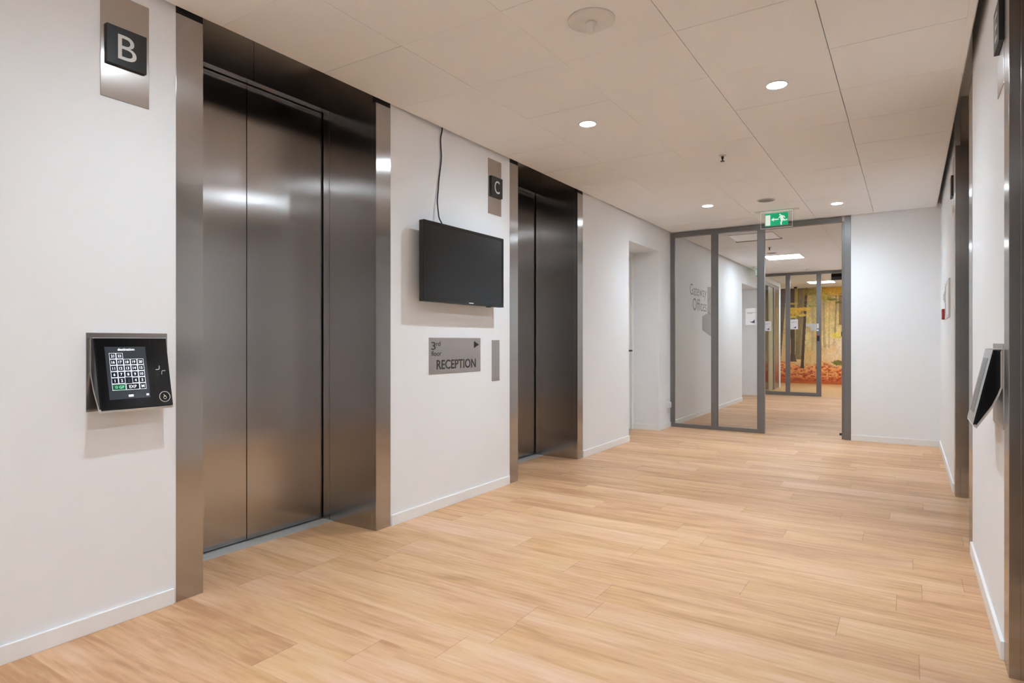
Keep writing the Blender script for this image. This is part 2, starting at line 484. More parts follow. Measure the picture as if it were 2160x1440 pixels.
# ------------------------------------------------------------------ destination terminals
def terminal(ys, side, dz, label, plate, lit=True):
    """ys = wall y of the terminal's own left end; s runs to its right"""
    Wd = .284
    if side == 'left':
        P = lambda d, s, z: (d, ys + s, z + dz)
    else:
        P = lambda d, s, z: (XR - d, ys - s, z + dz)
    t = thing('destination_panel', label, 'lift control panel', P(0, Wd / 2, .875), 'lift destination panels')
    bp = MB(); a = P(-.001, plate[0], .876); b = P(.003, plate[1], 1.19); bp.box(a[0], b[0], a[1], b[1], a[2], b[2])
    obj('back_plate', bp, M['plate'], t, .001)
    # side outline (depth, height): top back, top front, lower front tip, under-tip, knee
    A = (.026, 1.168); B = (.086, .884)
    prof = [(.003, 1.168), A, B, (.078, .876), (.030, .955), (.012, 1.000), (.003, 1.03)]
    hs = MB().prism(prof, lambda p: P(p[0], .004, p[1]), lambda p: P(p[0], Wd - .004, p[1]))
    obj('housing', hs, M['blackmat'], t, .001)
    # silver edge bands at both ends
    for s0, s1 in ((0, .004), (Wd - .004, Wd)):
        inner = [(p[0], p[1]) for p in prof]
        cx = sum(p[0] for p in prof) / len(prof); cz = sum(p[1] for p in prof) / len(prof)
        mb = MB(); n = len(prof)
        band = [(.0035, 1.1685), (.0035, 1.028), (.012, 1.000), (.030, .955), (.078, .876), (.087, .8835)]
        inn = [(.0085, 1.160), (.0085, 1.031), (.017, 1.004), (.034, .962), (.079, .887), (.084, .8895)]
        for i in range(len(band) - 1):
            q = [band[i], band[i+1], inn[i+1], inn[i]]
            mb.prism(q, lambda p: P(p[0], s0, p[1]), lambda p: P(p[0], s1, p[1]))
        obj('side_trim', mb, M['silver'], t)
        sd = [(.0085, 1.162), (.026, 1.164), (.084, .8895), (.079, .887), (.034, .962), (.017, 1.004), (.0085, 1.031)]
        obj('side_cheek', MB().prism(sd, lambda p: P(p[0], s0 + .0012, p[1]), lambda p: P(p[0], s1 - .0012, p[1])), M['black'], t)
    tp = MB().prism([(.003, 1.168), (.003, 1.171), (.027, 1.171), (.027, 1.168)], lambda p: P(p[0], 0, p[1]), lambda p: P(p[0], Wd, p[1]))
    lo = [(.0865, .8835), (.078, .8755), (.0765, .873), (.0885, .8815)]
    obj('edge_trim', tp, M['silver'], t)
    tp = MB()
    tp.prism(lo, lambda p: P(p[0], 0, p[1]), lambda p: P(p[0], Wd, p[1]))
    obj('edge_trim', tp, M['silver'], t)
    # sloping glass: u along the wall, v down the slope, d off the glass
    ax = Vector((B[0] - A[0], B[1] - A[1])); ln = ax.length; ax /= ln; nm = Vector((-ax.y, ax.x))
    def G(u, v, d=0.):
        p = Vector(A) + ax * v + nm * d
        return P(p.x, u, p.y)
    gm = MB()
    gm.add([G(.003, .001), G(Wd - .003, .001), G(Wd - .003, ln - .002), G(.003, ln - .002),
            G(.003, .001, .004), G(Wd - .003, .001, .004), G(Wd - .003, ln - .002, .004), G(.003, ln - .002, .004)],
           [(3,2,1,0),(4,5,6,7),(0,1,5,4),(1,2,6,5),(2,3,7,6),(3,0,4,7)])
    g = obj('glass_front', gm, M['black'], t, .0008)
    u0, u1, v0, v1 = .036, .192, .036, .250
    S = lambda s, tt: (u0 + (u1 - u0) * s, v0 + (v1 - v0) * tt)
    def quad(mb, s0, s1, t0, t1, d):
        a, b2 = S(s0, t0), S(s1, t1)
        mb.add([G(a[0], a[1], d), G(b2[0], a[1], d), G(b2[0], b2[1], d), G(a[0], b2[1], d)], [(0, 1, 2, 3)])
    e = .004
    disp = MB(); quad(disp, 0, 1, 0, 1, e + .0004)
    scr = obj('display', disp, M['screen'] if lit else M['tvscreen'], t)
    if lit:
        keys = MB(); outl = MB(); ink = MB(); dim = MB()
        def word(mb, txt, s0, s1, t0, t1, bold=.012):
            a, b2 = S(s0, t1), S(s1, t0)
            mb.join(text_mb(txt, (a[0], b2[0], -a[1], -b2[1]), lambda p, q, d: G(p, -q, e + .0012), .0, bold, True))
        def ring(mb, s0, s1, t0, t1, wd=.0013):
            a, b2 = S(s0, t0), S(s1, t1)
            strip_mb(mb, [(a[0], a[1]), (b2[0], a[1]), (b2[0], b2[1]), (a[0], b2[1])], wd, lambda p, q, d: G(p, q, d), e + .0010, True)
        word(ink, 'destination', .28, .74, .028, .078, .02)
        c0, cw, r0, rh = .085, .167, .118, .118
        rows = [['21', '22'], ['16', '17', '18', '19', '20'], ['11', '12', '13', '14', '15'], ['6', '7', '8', '9', '10'], ['1', '2', '3', '4', '5']]
        for ri, row in enumerate(rows):
            for ci, lab in enumerate(row):
                s0, s1, t0, t1 = c0 + ci*cw + .008, c0 + (ci+1)*cw - .008, r0 + ri*rh + .006, r0 + (ri+1)*rh - .006
                quad(keys, s0, s1, t0, t1, e + .0007)
                if lab != '3': ring(outl, s0, s1, t0, t1)
                word(dim if lab == '3' else ink, lab, s0 + .03, s1 - .03, t0 + .028, t1 - .026, .02)
        t0, t1 = r0 + 5*rh + .006, r0 + 6*rh + .002
        gq = MB(); quad(gq, c0 + .008, c0 + 2*cw - .008, t0, t1, e + .0007); ring(outl, c0 + .008, c0 + 2*cw - .008, t0, t1)
        for a, b2, lab in ((2, 4, 'EXP'), (4, 5, 'M')):
            quad(keys, c0 + a*cw + .008, c0 + b2*cw - .008, t0, t1, e + .0007); ring(outl, c0 + a*cw + .008, c0 + b2*cw - .008, t0, t1)
            word(ink, lab, c0 + a*cw + .03, c0 + b2*cw - .03, t0 + .030, t1 - .028, .008)
        ic = MB(); quad(ic, .46, .58, .925, .965, e + .001); obj('home_icon', ic, M['screenink'], scr)
        ic = MB(); quad(ic, .90, .965, .925, .960, e + .001); obj('menu_icon', ic, M['screenink'], scr)
        gi = MB(); word(gi, 'GF', c0 + .17, c0 + .29, t0 + .030, t1 - .028, .012)
        st = [S(c0 + .105 + .036 * math.cos(-PI/2 + k*PI/5) * (1 if k % 2 == 0 else .5), (t0+t1)/2 + .027 * math.sin(-PI/2 + k*PI/5) * (1 if k % 2 == 0 else .5)) for k in range(10)]
        strip_mb(gi, st, .0009, lambda p, q, d: G(p, q, d), e + .0011, True)
        obj('key_grid', keys, M['screenkey'], scr); obj('key_outline', outl, M['screenink'], scr); obj('screen_text', ink, M['screenink'], scr)
        obj('unlit_key_text', dim, M['screendim'], scr)
        obj('home_key', gq, M['screengreen'], scr, label='green home floor key'); obj('home_key_text', gi, M['screengreenink'], scr)
    # four stroke emblem, wheelchair ring and seam on the glass
    em = MB(); cu, cv = .244, .138
    for sx in (1, -1):
        pts = [(cu - sx*.019, cv - sx*.003), (cu - sx*.008, cv - sx*.003), (cu - sx*.0045, cv - sx*.0065), (cu - sx*.0035, cv - sx*.018)]
        strip_mb(em, pts, .0022, lambda p, q, d: G(p, q, d), e + .0006)
    obj('emblem', em, M['letter'], g)
    rg = MB(); cu, cv = .250, .252
    strip_mb(rg, [(cu + .0215*math.cos(k*PI/18), cv + .0215*math.sin(k*PI/18)) for k in range(36)], .0026, lambda p, q, d: G(p, q, d), e + .0006, True)
    strip_mb(rg, [(cu + .0005 + .0058*math.cos(k*PI/10), cv + .004 + .0058*math.sin(k*PI/10)) for k in range(20)], .0018, lambda p, q, d: G(p, q, d), e + .0006, True)
    strip_mb(rg, [(cu - .003, cv - .010), (cu - .001, cv - .003), (cu + .004, cv - .003)], .002, lambda p, q, d: G(p, q, d), e + .0006)
    obj('access_button_ring', rg, M['letter'], g)
    sm = MB(); strip_mb(sm, [(.2125, .002), (.2125, ln - .004)], .0006, lambda p, q, d: G(p, q, d), e + .0004)
    obj('glass_seam', sm, M['blackmat'], g)
    return t
terminal(1.144, 'left', 0., 'black touch-screen lift destination panel on steel plate below the B sign', (-.014, .302))
terminal(3.150, 'right', -.043, 'black lift destination panel seen side-on, jutting from the right wall', (-.02, .300), False)

# ------------------------------------------------------------------ television and its cable
t = thing('television', 'black flat-screen television, switched off, on the left wall between the lifts', 'television', (0, 3.49, 1.41))
ty0, ty1, tz0, tz1 = 3.024, 3.952, 1.416, 1.944
obj('cabinet', MB().box(.062, .10, ty0, ty1, tz0, tz1).box(.045, .062, ty0 + .10, ty1 - .10, tz0 + .02, tz1 - .12), M['blackmat'], t, .004)
bz = MB(); e = .018
bz.box(.10, .1045, ty0, ty1, tz1 - e, tz1).box(.10, .1045, ty0, ty1, tz0, tz0 + e + .008).box(.10, .1045, ty0, ty0 + e, tz0 + e + .008, tz1 - e).box(.10, .1045, ty1 - e, ty1, tz0 + e + .008, tz1 - e)
b_ = obj('bezel', bz, M['black'], t, .0012)
obj('maker_badge', MB().box(.1046, .1050, 3.505, 3.562, tz0 + .0085, tz0 + .0150), M['letter'], b_)
obj('screen', MB().box(.099, .1018, ty0 + e, ty1 - e, tz0 + e + .008, tz1 - e), M['tvscreen'], t)
obj('sensor_foot', MB().box(.08, .10, 3.75, 3.79, tz0 - .007, tz0 + .001), M['blackmat'], t, .002)
obj('wall_bracket', MB().box(-.001, .046, 3.36, 3.62, 1.55, 1.80), M['blackmat'], t, .003)
pts = [(.012, 3.323, 2.66), (.012, 3.321, 2.615), (.010, 3.309, 2.565), (.010, 3.309, 2.51), (.009, 3.316, 2.45), (.009, 3.314, 2.40), (.008, 3.305, 2.34), (.008, 3.292, 2.27), (.010, 3.282, 2.20), (.014, 3.268, 2.12), (.024, 3.262, 2.06), (.034, 3.262, 2.00), (.048, 3.270, 1.965), (.052, 3.284, 1.935)]
def smooth(p, n=5):
    out = []
    for i in range(len(p) - 1):
        a, b, c, d = (Vector(p[max(0, min(len(p)-1, k))]) for k in (i-1, i, i+1, i+2))
        for k in range(n):
            s = k / n
            out.append(.5*((2*b) + (c-a)*s + (2*a-5*b+4*c-d)*s*s + (3*b-a-3*c+d)*s**3))
    return out + [Vector(p[-1])]
tag(obj('power_cable', MB().tube(smooth(pts), .0045), M['cable']), 'thin black cable hanging from the ceiling edge down to the television', 'cable')

# ------------------------------------------------------------------ floor sign, blank plate
t = thing('direction_sign', 'brushed steel sign reading 3rd floor RECEPTION below the television', 'sign', (0, 3.49, .93))
obj('plate', MB().box(0, .003, 3.192, 3.789, .931, 1.181), M['plate'], t, .001)
pl = left_at(.003)
ink = MB()
ink.join(text_mb('3', (3.217, 3.262, 1.098, 1.152), pl, .0006, 0)); ink.join(text_mb('rd', (3.270, 3.312, 1.124, 1.156), pl, .0006, 0))
ink.join(text_mb('floor', (3.218, 3.325, 1.056, 1.090), pl, .0006, .004)); ink.join(text_mb('RECEPTION', (3.273, 3.728, .962, 1.028), pl, .0006, .015))
obj('lettering', ink, M['ink'], t)
ar = MB().add([(.0036, 3.704, 1.158), (.0036, 3.704, 1.106), (.0036, 3.766, 1.132)], [(0, 1, 2)])
obj('arrow', ar, M['ink'], t)
tag(obj('blank_plate', MB().box(-.001, .004, 3.940, 4.045, .848, 1.166), M['plate'], bevel=.001), 'narrow plain steel plate right of the RECEPTION sign', 'wall plate')

# ------------------------------------------------------------------ alcove door
d = struct('door_1', MB().box(-.40, -.362, 6.84, 7.66, .012, 2.22), M['white'], bevel=.001)
d['label'] = 'white door set back in the first wall alcove beyond the far left lift'
obj('door_frame', MB().box(-.40, -.335, 6.80, 6.84, 0, 2.26).box(-.40, -.335, 7.66, 7.70, 0, 2.26).box(-.40, -.335, 6.84, 7.66, 2.22, 2.26), M['white'], d, .001)
hd = MB().tube([(-.362, 7.60, 1.035), (-.305, 7.60, 1.035), (-.302, 7.58, 1.035), (-.302, 7.48, 1.035)], .009)
obj('door_handle', hd, M['brass'], d)
obj('lock_plate', MB().box(-.362, -.356, 7.585, 7.615, .93, 1.07), M['silver'], d, .001)
obj('threshold', MB().box(-.36, -.33, 6.84, 7.66, 0, .008), M['sill'], d)

bx = thing('wall_socket', 'small white socket box low on the wall left of the glass partition', 'socket', (0, 8.09, .27))
obj('socket_box', MB().box(0, .042, 8.035, 8.125, .268, .345), M['white'], bx, .004)
obj('cable_entry', MB().box(0, .02, 8.065, 8.095, .21, .268), M['white'], bx, .003)

# ------------------------------------------------------------------ glass partitions
def sheet(t, x, y, z, label, group):
    s = thing('notice', label, 'notice', (x, y, z), group)
    obj('paper', MB().box(x, x + .15, y - .0008, y, z, z + .213), M['paper'], s)
    ink = MB()
    for k in range(2): ink.add([front_at(y - .0008)(x + .02, z + .155 - k*.009, .0004), front_at(y - .0008)(x + .125 - k*.04, z + .155 - k*.009, .0004), front_at(y - .0008)(x + .125 - k*.04, z + .158 - k*.009, .0004), front_at(y - .0008)(x + .02, z + .158 - k*.009, .0004)], [(0, 1, 2, 3)])
    obj('print', ink, M['paperink'], s); ink = MB()
    pr = front_at(y - .0008)
    poly = [(.078, .028), (.112, .022), (.112, .062), (.103, .066), (.098, .052), (.085, .048), (.083, .04), (.058, .046), (.056, .040)]
    ink.add([pr(x + a, z + b, .0004) for a, b in poly], [tuple(range(len(poly)))])
    obj('pictogram', ink, M['paperink'], s)
    return s

t = thing('glass_partition', 'grey framed glass partition with open doorway closing the lift lobby', 'glass partition', (.6, YG, 0), 'glazed screens across the corridor')
Y1 = YG + .062
fr = MB()
fr.box(0, .050, YG, Y1, 0, 2.622)
fr.box(.050, 2.060, YG, Y1, 2.562, 2.622)
fr.box(.050, 1.124, YG, Y1, 0, .048)
obj('frame', fr, M['frame'], t, .002)
obj('mullion', MB().box(.553, .626, YG, Y1, .048, 2.562), M['frame'], t, .002)
obj('mullion', MB().box(1.124, 1.204, YG, Y1, 0, 2.562), M['frame'], t, .002)
j = obj('door_jamb', MB().box(2.090, 2.158, YG - .004, YG + .10, 0, 2.624).box(2.060, 2.090, YG + .022, YG + .10, 0, 2.57), M['frame'], t, .002)
obj('strike', MB().box(2.052, 2.061, YG + .03, YG + .06, 1.22, 1.27), M['blackmat'], j, .001)
obj('floor_catch', MB().box(2.035, 2.061, YG + .03, YG + .055, .045, .07), M['blackmat'], j, .002)
for a, b in ((.050, .553), (.626, 1.124)):
    obj('pane', MB().box(a, b, YG + .028, YG + .036, .048, 2.562), M['glass'], t)
obj('glazing_bead', MB().box(.050, .060, YG + .012, YG + .028, .048, 2.562).box(.543, .553, YG + .012, YG + .028, .048, 2.562).box(.626, .634, YG + .012, YG + .028, .048, 2.562).box(1.116, 1.124, YG + .012, YG + .028, .048, 2.562), M['frame'], t)
sheet(t, .972, YG + .026, 1.365, 'white printed notice on the lobby glass beside the open doorway', 'notices taped to the glass')

Y2 = 14.3
t = thing('glass_partition', 'second grey glass partition farther along the corridor, before the forest wall', 'glass partition', (.6, Y2, 0), 'glazed screens across the corridor')
fr = MB().box(0, .05, Y2, Y2 + .06, 0, 2.622).box(.05, 2.158, Y2, Y2 + .06, 2.57, 2.622).box(.05, 1.094, Y2, Y2 + .06, 0, .075).box(2.07, 2.158, Y2, Y2 + .06, 0, 2.57)
obj('frame', fr, M['frame'], t, .002)
obj('mullion', MB().box(.497, .585, Y2, Y2 + .06, .075, 2.57), M['frame'], t, .002)
p2 = obj('mullion', MB().box(1.094, 1.184, Y2, Y2 + .06, 0, 2.57), M['frame'], t, .002)
for a, b in ((.05, .497), (.585, 1.094)): obj('pane', MB().box(a, b, Y2 + .027, Y2 + .033, .075, 2.57), M['glass'], t)
lk = obj('glass_lock', MB().box(.985, 1.100, Y2 - .018, Y2 + .02, 1.385, 1.50).box(.90, 1.10, Y2 - .012, Y2 + .02, 1.47, 1.53), M['silver'], t, .002)
obj('lock_cylinder', MB().box(1.105, 1.14, Y2 - .02, Y2, 1.43, 1.53).lathe((1.12, Y2 - .01, 1.39), [(.02, -.01), (.02, .01)], 16, 'y'), M['white'], t, .001)
rd = obj('card_reader', MB().box(1.105, 1.155, Y2 - .02, Y2, 1.165, 1.275), M['blackmat'], t, .003)
obj('reader_light', MB().box(1.108, 1.152, Y2 - .022, Y2 - .018, 1.268, 1.288), M['red'], rd)
sheet(t, .588, Y2 + .024, 1.415, 'white printed notice on middle glass pane of the far partition', 'notices taped to the glass')
sheet(t, .052, Y2 + .024, 1.385, 'white printed notice partly hidden at left of the far partition', 'notices taped to the glass')

# ------------------------------------------------------------------ wall lettering behind the glass
g = thing('wall_lettering', 'grey Gateway Offices lettering with block emblem on wall behind the glass', 'lettering', (0, 9.6, 1.3))
pl = left_at(0.)
tx = MB(); tx.join(text_mb('Gateway', (9.090, 9.965, 1.800, 2.020), pl, .001, -.004)); tx.join(text_mb('Offices', (9.235, 9.985, 1.628, 1.812), pl, .001, -.004))
obj('lettering', tx, M['vinyl'], g)
b1 = MB().add([pl(10.03, 2.034, .001), pl(10.03, 1.60, .001), pl(10.46, 1.57, .001), pl(10.46, 2.06, .001)], [(0, 1, 2, 3)])
obj('emblem_block', b1, M['vinyl_light'], g)
b2 = MB().add([pl(9.733, 1.549, .0012), pl(9.733, 1.333, .0012), pl(10.46, 1.20, .0012), pl(10.46, 1.61, .0012), pl(9.98, 1.60, .0012)], [(0, 1, 2, 3, 4)])
obj('emblem_block', b2, M['vinyl_light'], g)
ar = MB(); strip_mb(ar, [(10.05, 1.80), (10.12, 1.83), (10.22, 1.90), (10.32, 1.94)], .016, pl, .0018); obj('emblem_line', ar, M['vinyl'], g); ar = MB(); strip_mb(ar, [(10.06, 1.63), (10.20, 1.60), (10.30, 1.57)], .02, pl, .0018)
obj('emblem_line', ar, M['vinyl'], g)

# ------------------------------------------------------------------ exit signs
def exit_sign(x0, y, label, dark=False, sc=1.):
    t = thing('exit_sign', label, 'sign', (x0 + .165 * sc, y, H - .20), 'emergency exit signs')
    z1 = H - .006; z0 = z1 - .186
    obj('ceiling_mount', MB().box(x0 - .06, x0 + .40, y - .03, y + .05, H - .006, H), M['white'], t, .002)
    obj('acrylic_panel', MB().box(x0, x0 + .33, y - .003, y + .003, z0, z1), M['acrylic'], t)
    ed = MB().box(x0 - .0025, x0, y - .003, y + .003, z0, z1).box(x0 + .33, x0 + .3325, y - .003, y + .003, z0, z1).box(x0 - .0025, x0 + .3325, y - .003, y + .003, z0 - .0025, z0).box(x0, x0 + .33, y - .006, y + .006, z1 - .006, z1 + .002)
    obj('panel_edge', ed, M['acrylic_edge'], t)
    f = front_at(y - .004)
    gx0, gx1, gz0, gz1 = x0 + .042, x0 + .288, z0 + .022, z1 - .022
    gp = obj('green_field', MB().box(gx0, gx1, y - .004, y - .003, gz0, gz1), M['black'] if dark else M['green'], t)
    if dark: return t
    ww, hh = gx1 - gx0, gz1 - gz0
    q = lambda a, b: f(gx0 + a * ww, gz0 + b * hh, .0006)
    mb = MB().add([q(.03, .06), q(.24, .06), q(.24, .88), q(.03, .88)], [(0, 1, 2, 3)])
    obj('door_symbol', mb, M['pict'], gp)
    mb = MB().add([q(.28, .50), q(.40, .66), q(.38, .545), q(.60, .545), q(.60, .455), q(.38, .455), q(.40, .34)], [tuple(range(7))])
    obj('arrow_symbol', mb, M['pict'], gp)
    mb = MB()
    mb.add([q(.655 + .034*math.cos(k*PI/8), .84 + .065*math.sin(k*PI/8)) for k in range(16)], [tuple(range(16))])
    for poly in ([(.67, .80), (.74, .80), (.80, .55), (.73, .42), (.67, .50)],           # trunk
                 [(.67, .74), (.60, .66), (.60, .58), (.63, .58), (.65, .64), (.70, .66)],   # leading arm
                 [(.74, .79), (.84, .72), (.88, .58), (.85, .56), (.80, .66), (.75, .68)],   # trailing arm
                 [(.73, .42), (.80, .55), (.85, .44), (.97, .46), (.97, .37), (.82, .34)],   # trailing leg
                 [(.67, .52), (.75, .44), (.77, .34), (.73, .22), (.74, .04), (.68, .04), (.67, .24), (.70, .34)]):  # leading leg
        mb.add([q(a, b) for a, b in poly], [tuple(range(len(poly)))])
    obj('running_figure', mb, M['pict'], gp)
    return t
exit_sign(1.305, 7.46, 'green running-figure exit sign with left arrow hanging before the glass partition')
ex = exit_sign(.170 - .165, 13.02, 'small green exit sign seen edge-on above the second alcove, left of the mullion')
ex.rotation_euler = (0, 0, PI / 2)
exit_sign(1.288, 14.75, 'dark unlit hanging sign beyond the second glass partition', True)

# ------------------------------------------------------------------ ceiling fittings
def downlight(x, y, label, r=.052, core='core'):
    t = thing('downlight', label, 'ceiling light', (x, y, H), 'round recessed downlights')
    obj('trim_ring', MB().lathe((x, y, H), [(r + .001, 0.), (r + .001, -.004), (r + .008, -.004), (r + .010, 0.)], 48), M['white'], t)
    obj('lens', MB().lathe((x, y, H), [(r + .001, -.0005), (r + .001, -.003)], 32), M['lamp'], t)
    obj('led_core', MB().lathe((x, y, H), [(.021, -.003), (.021, -.0038)], 20), M[core], t)
    return t
downlight(.897, 3.79, 'lit round downlight over the middle of the lobby, left of two')
downlight(2.090, 3.805, 'lit round downlight nearest the top right of the lobby ceiling')
downlight(.886, 6.79, 'lit round downlight left of the exit sign')
downlight(2.080, 7.42, 'lit round downlight right of the exit sign')
downlight(.897, 1.36, 'lit round downlight above the near left lift, out of frame', core='core_dimmed')
downlight(2.090, 1.36, 'lit round downlight above the near right lift, out of frame', core='core_dimmed')
downlight(.897, -1.3, 'lit round downlight behind the viewer on the left')
downlight(2.090, -1.3, 'lit round downlight behind the viewer on the right')

def light_panel(x0, y0, lit, label):
    t = thing('ceiling_light_panel', label, 'ceiling light', (x0 + .297, y0 + .297, H), 'square ceiling light panels')
    s = .594; e = .012
    fr = MB().box(x0, x0 + s, y0, y0 + e, H - .008, H).box(x0, x0 + s, y0 + s - e, y0 + s, H - .008, H).box(x0, x0 + e, y0 + e, y0 + s - e, H - .008, H).box(x0 + s - e, x0 + s, y0 + e, y0 + s - e, H - .008, H)
    obj('frame', fr, M['white'], t)
    if not lit: obj('far_edge_bar', MB().box(x0 - .02, x0 + s + .02, y0 + s, y0 + s + .012, H - .016, H), M['grill'], t)  # grey bar draws the dark line along the panel's far edge
    obj('diffuser', MB().box(x0 + e, x0 + s - e, y0 + e, y0 + s - e, H - .006, H - .0005), M['panel'] if lit else M['panel_dim'], t)
light_panel(.597, 8.85, False, 'faintly glowing square ceiling panel just beyond the lobby partition')
light_panel(.597, 11.30, True, 'bright square ceiling light in the middle of the corridor')
light_panel(.597, 16.70, True, 'bright square ceiling light beyond the second partition')
light_panel(1.794, 13.1, True, 'bright square ceiling light on the hidden right side of corridor')
light_panel(1.794, 16.10, True, 'bright square ceiling light before the forest wall on the right')

s = thing('smoke_alarm', 'large round white ceiling fitting with short nozzle, nearest the viewer', 'detector', (1.502, 2.575, H - .06))
obj('cover_disc', MB().lathe((1.502, 2.575, H), [(.108, 0), (.108, -.006), (.098, -.012), (.05, -.016)], 56), M['white'], s)
obj('nozzle', MB().lathe((1.502, 2.575, H), [(.028, -.016), (.024, -.030), (.019, -.032), (.019, -.058), (.014, -.062)], 32), M['white'], s)

def sprinkler(x, y, label):
    t = thing('sprinkler', label, 'sprinkler', (x, y, H - .04), 'ceiling sprinklers')
    obj('ceiling_rose', MB().lathe((x, y, H), [(.030, 0), (.030, -.003), (.016, -.008)], 28), M['silver'], t)
    obj('stem', MB().lathe((x, y, H), [(.010, -.006), (.010, -.024), (.006, -.030), (.005, -.044)], 16), M['brass'], t)
    obj('deflector', MB().lathe((x, y, H), [(.017, -.044), (.017, -.047)], 20), M['brass'], t)
sprinkler(1.483, 5.02, 'small dark sprinkler head alone on the lobby ceiling')
sprinkler(.888, 10.30, 'small dark sprinkler head on the corridor ceiling beyond the glass')

t = thing('ceiling_speaker', 'round grey ceiling speaker above the exit sign', 'speaker', (1.473, 6.85, H - .01))
obj('rim', MB().lathe((1.473, 6.85, H), [(.088, 0), (.088, -.004), (.078, -.008), (.076, -.004)], 44), M['white'], t)
obj('grille', MB().lathe((1.473, 6.85, H), [(.076, 0), (.076, -.006), (.03, -.010)], 44), M['grill'], t)
t = thing('ceiling_speaker', 'round grey ceiling speaker beside the lit corridor panel', 'speaker', (.80, 10.98, H - .01))
obj('rim', MB().lathe((.80, 10.98, H), [(.088, 0), (.088, -.004), (.078, -.008), (.076, -.004)], 36), M['white'], t)
obj('grille', MB().lathe((.80, 10.98, H), [(.076, 0), (.076, -.006), (.03, -.010)], 36), M['grill'], t)
t = thing('dome_camera', 'small black dome camera on the ceiling in front of the forest wall', 'camera', (.18, 17.9, H - .08))
obj('ceiling_mount', MB().lathe((.18, 17.9, H), [(.05, 0), (.05, -.025)], 28), M['white'], t)
obj('dome', MB().lathe((.18, 17.9, H), [(.042, -.025), (.040, -.045), (.028, -.065), (.010, -.072)], 28), M['black'], t)
t = thing('smoke_alarm', 'small white detector on the corridor ceiling before second partition', 'detector', (.98, 13.9, H - .04))
obj('base', MB().lathe((.98, 13.9, H), [(.05, 0), (.05, -.012)], 28), M['white'], t)
obj('sensor', MB().lathe((.98, 13.9, H), [(.038, -.012), (.032, -.034), (.015, -.038)], 28), M['white'], t)

# ------------------------------------------------------------------ right wall fittings
t = thing('notice_board', 'slim pale framed board on right wall beyond the far right lift', 'frame', (XR, 6.65, 1.36))
fr = MB(); e = .03
fr.box(XR - .013, XR, 6.34, 6.96, 1.36, 1.36 + e).box(XR - .013, XR, 6.34, 6.96, 1.69 - e, 1.69).box(XR - .013, XR, 6.34, 6.34 + e, 1.36 + e, 1.69 - e).box(XR - .013, XR, 6.96 - e, 6.96, 1.36 + e, 1.69 - e)
obj('frame', fr, M['silver'], t, .002)
obj('board', MB().box(XR - .007, XR, 6.34 + e, 6.96 - e, 1.36 + e, 1.69 - e), M['paper'], t)
t = thing('fire_call_point', 'small red call point on right wall beyond the framed board', 'alarm', (XR, 7.2, 1.36))
obj('body', MB().box(XR - .028, XR + .001, 7.15, 7.25, 1.365, 1.465), M['red'], t, .004)
obj('press_plate', MB().box(XR - .030, XR - .027, 7.17, 7.23, 1.385, 1.445), M['white'], t)
t = thing('light_switch', 'white switch plate above the red call point', 'switch', (XR, 7.2, 1.53))
obj('plate', MB().box(XR - .012, XR, 7.15, 7.25, 1.53, 1.63), M['white'], t, .003)
obj('rocker', MB().box(XR - .018, XR - .012, 7.17, 7.23, 1.55, 1.61), M['white'], t, .002)

# ------------------------------------------------------------------ glazed office front beyond the second partition
t = thing('glass_office_front', 'tinted glass office front with green door left of the forest wall', 'glass partition', (0, 15.4, 0))
fr = MB()
fr.box(-.07, 0, 14.42, 16.55, 2.44, 2.52)
fr.box(-.07, 0, 14.42, 14.46, 0, 2.44).box(-.07, 0, 15.12, 15.19, 0, 2.44).box(-.07, 0, 15.82, 16.02, 0, 2.44).box(-.07, 0, 14.46, 15.12, 0, .06)
obj('frame', fr, simple('bronze anodised', (.26, .215, .18), .4, .3), t, .002)
obj('pane', MB().box(-.012, -.004, 14.46, 15.12, .06, 2.44), M['greenglass'], t)
dr = obj('door', MB().box(-.05, -.02, 15.19, 15.82, .01, 2.44), simple('sage door', (.44, .43, .29), .35), t, .001)
obj('door_handle', MB().tube([(-.02, 15.26, 1.05), (.03, 15.26, 1.05), (.03, 15.36, 1.05)], .008), M['silver'], dr)
obj('side_panel', MB().box(-.06, -.005, 16.02, 16.55, .01, 2.44), M['plate'], t)
obj('reflection_board', MB().box(-.20, -.16, 14.42, 16.55, 0, 2.52), simple('painted reflection brown', (.56, .37, .19), .5), t)  # brown colour stands in for the mural mirrored in the pane

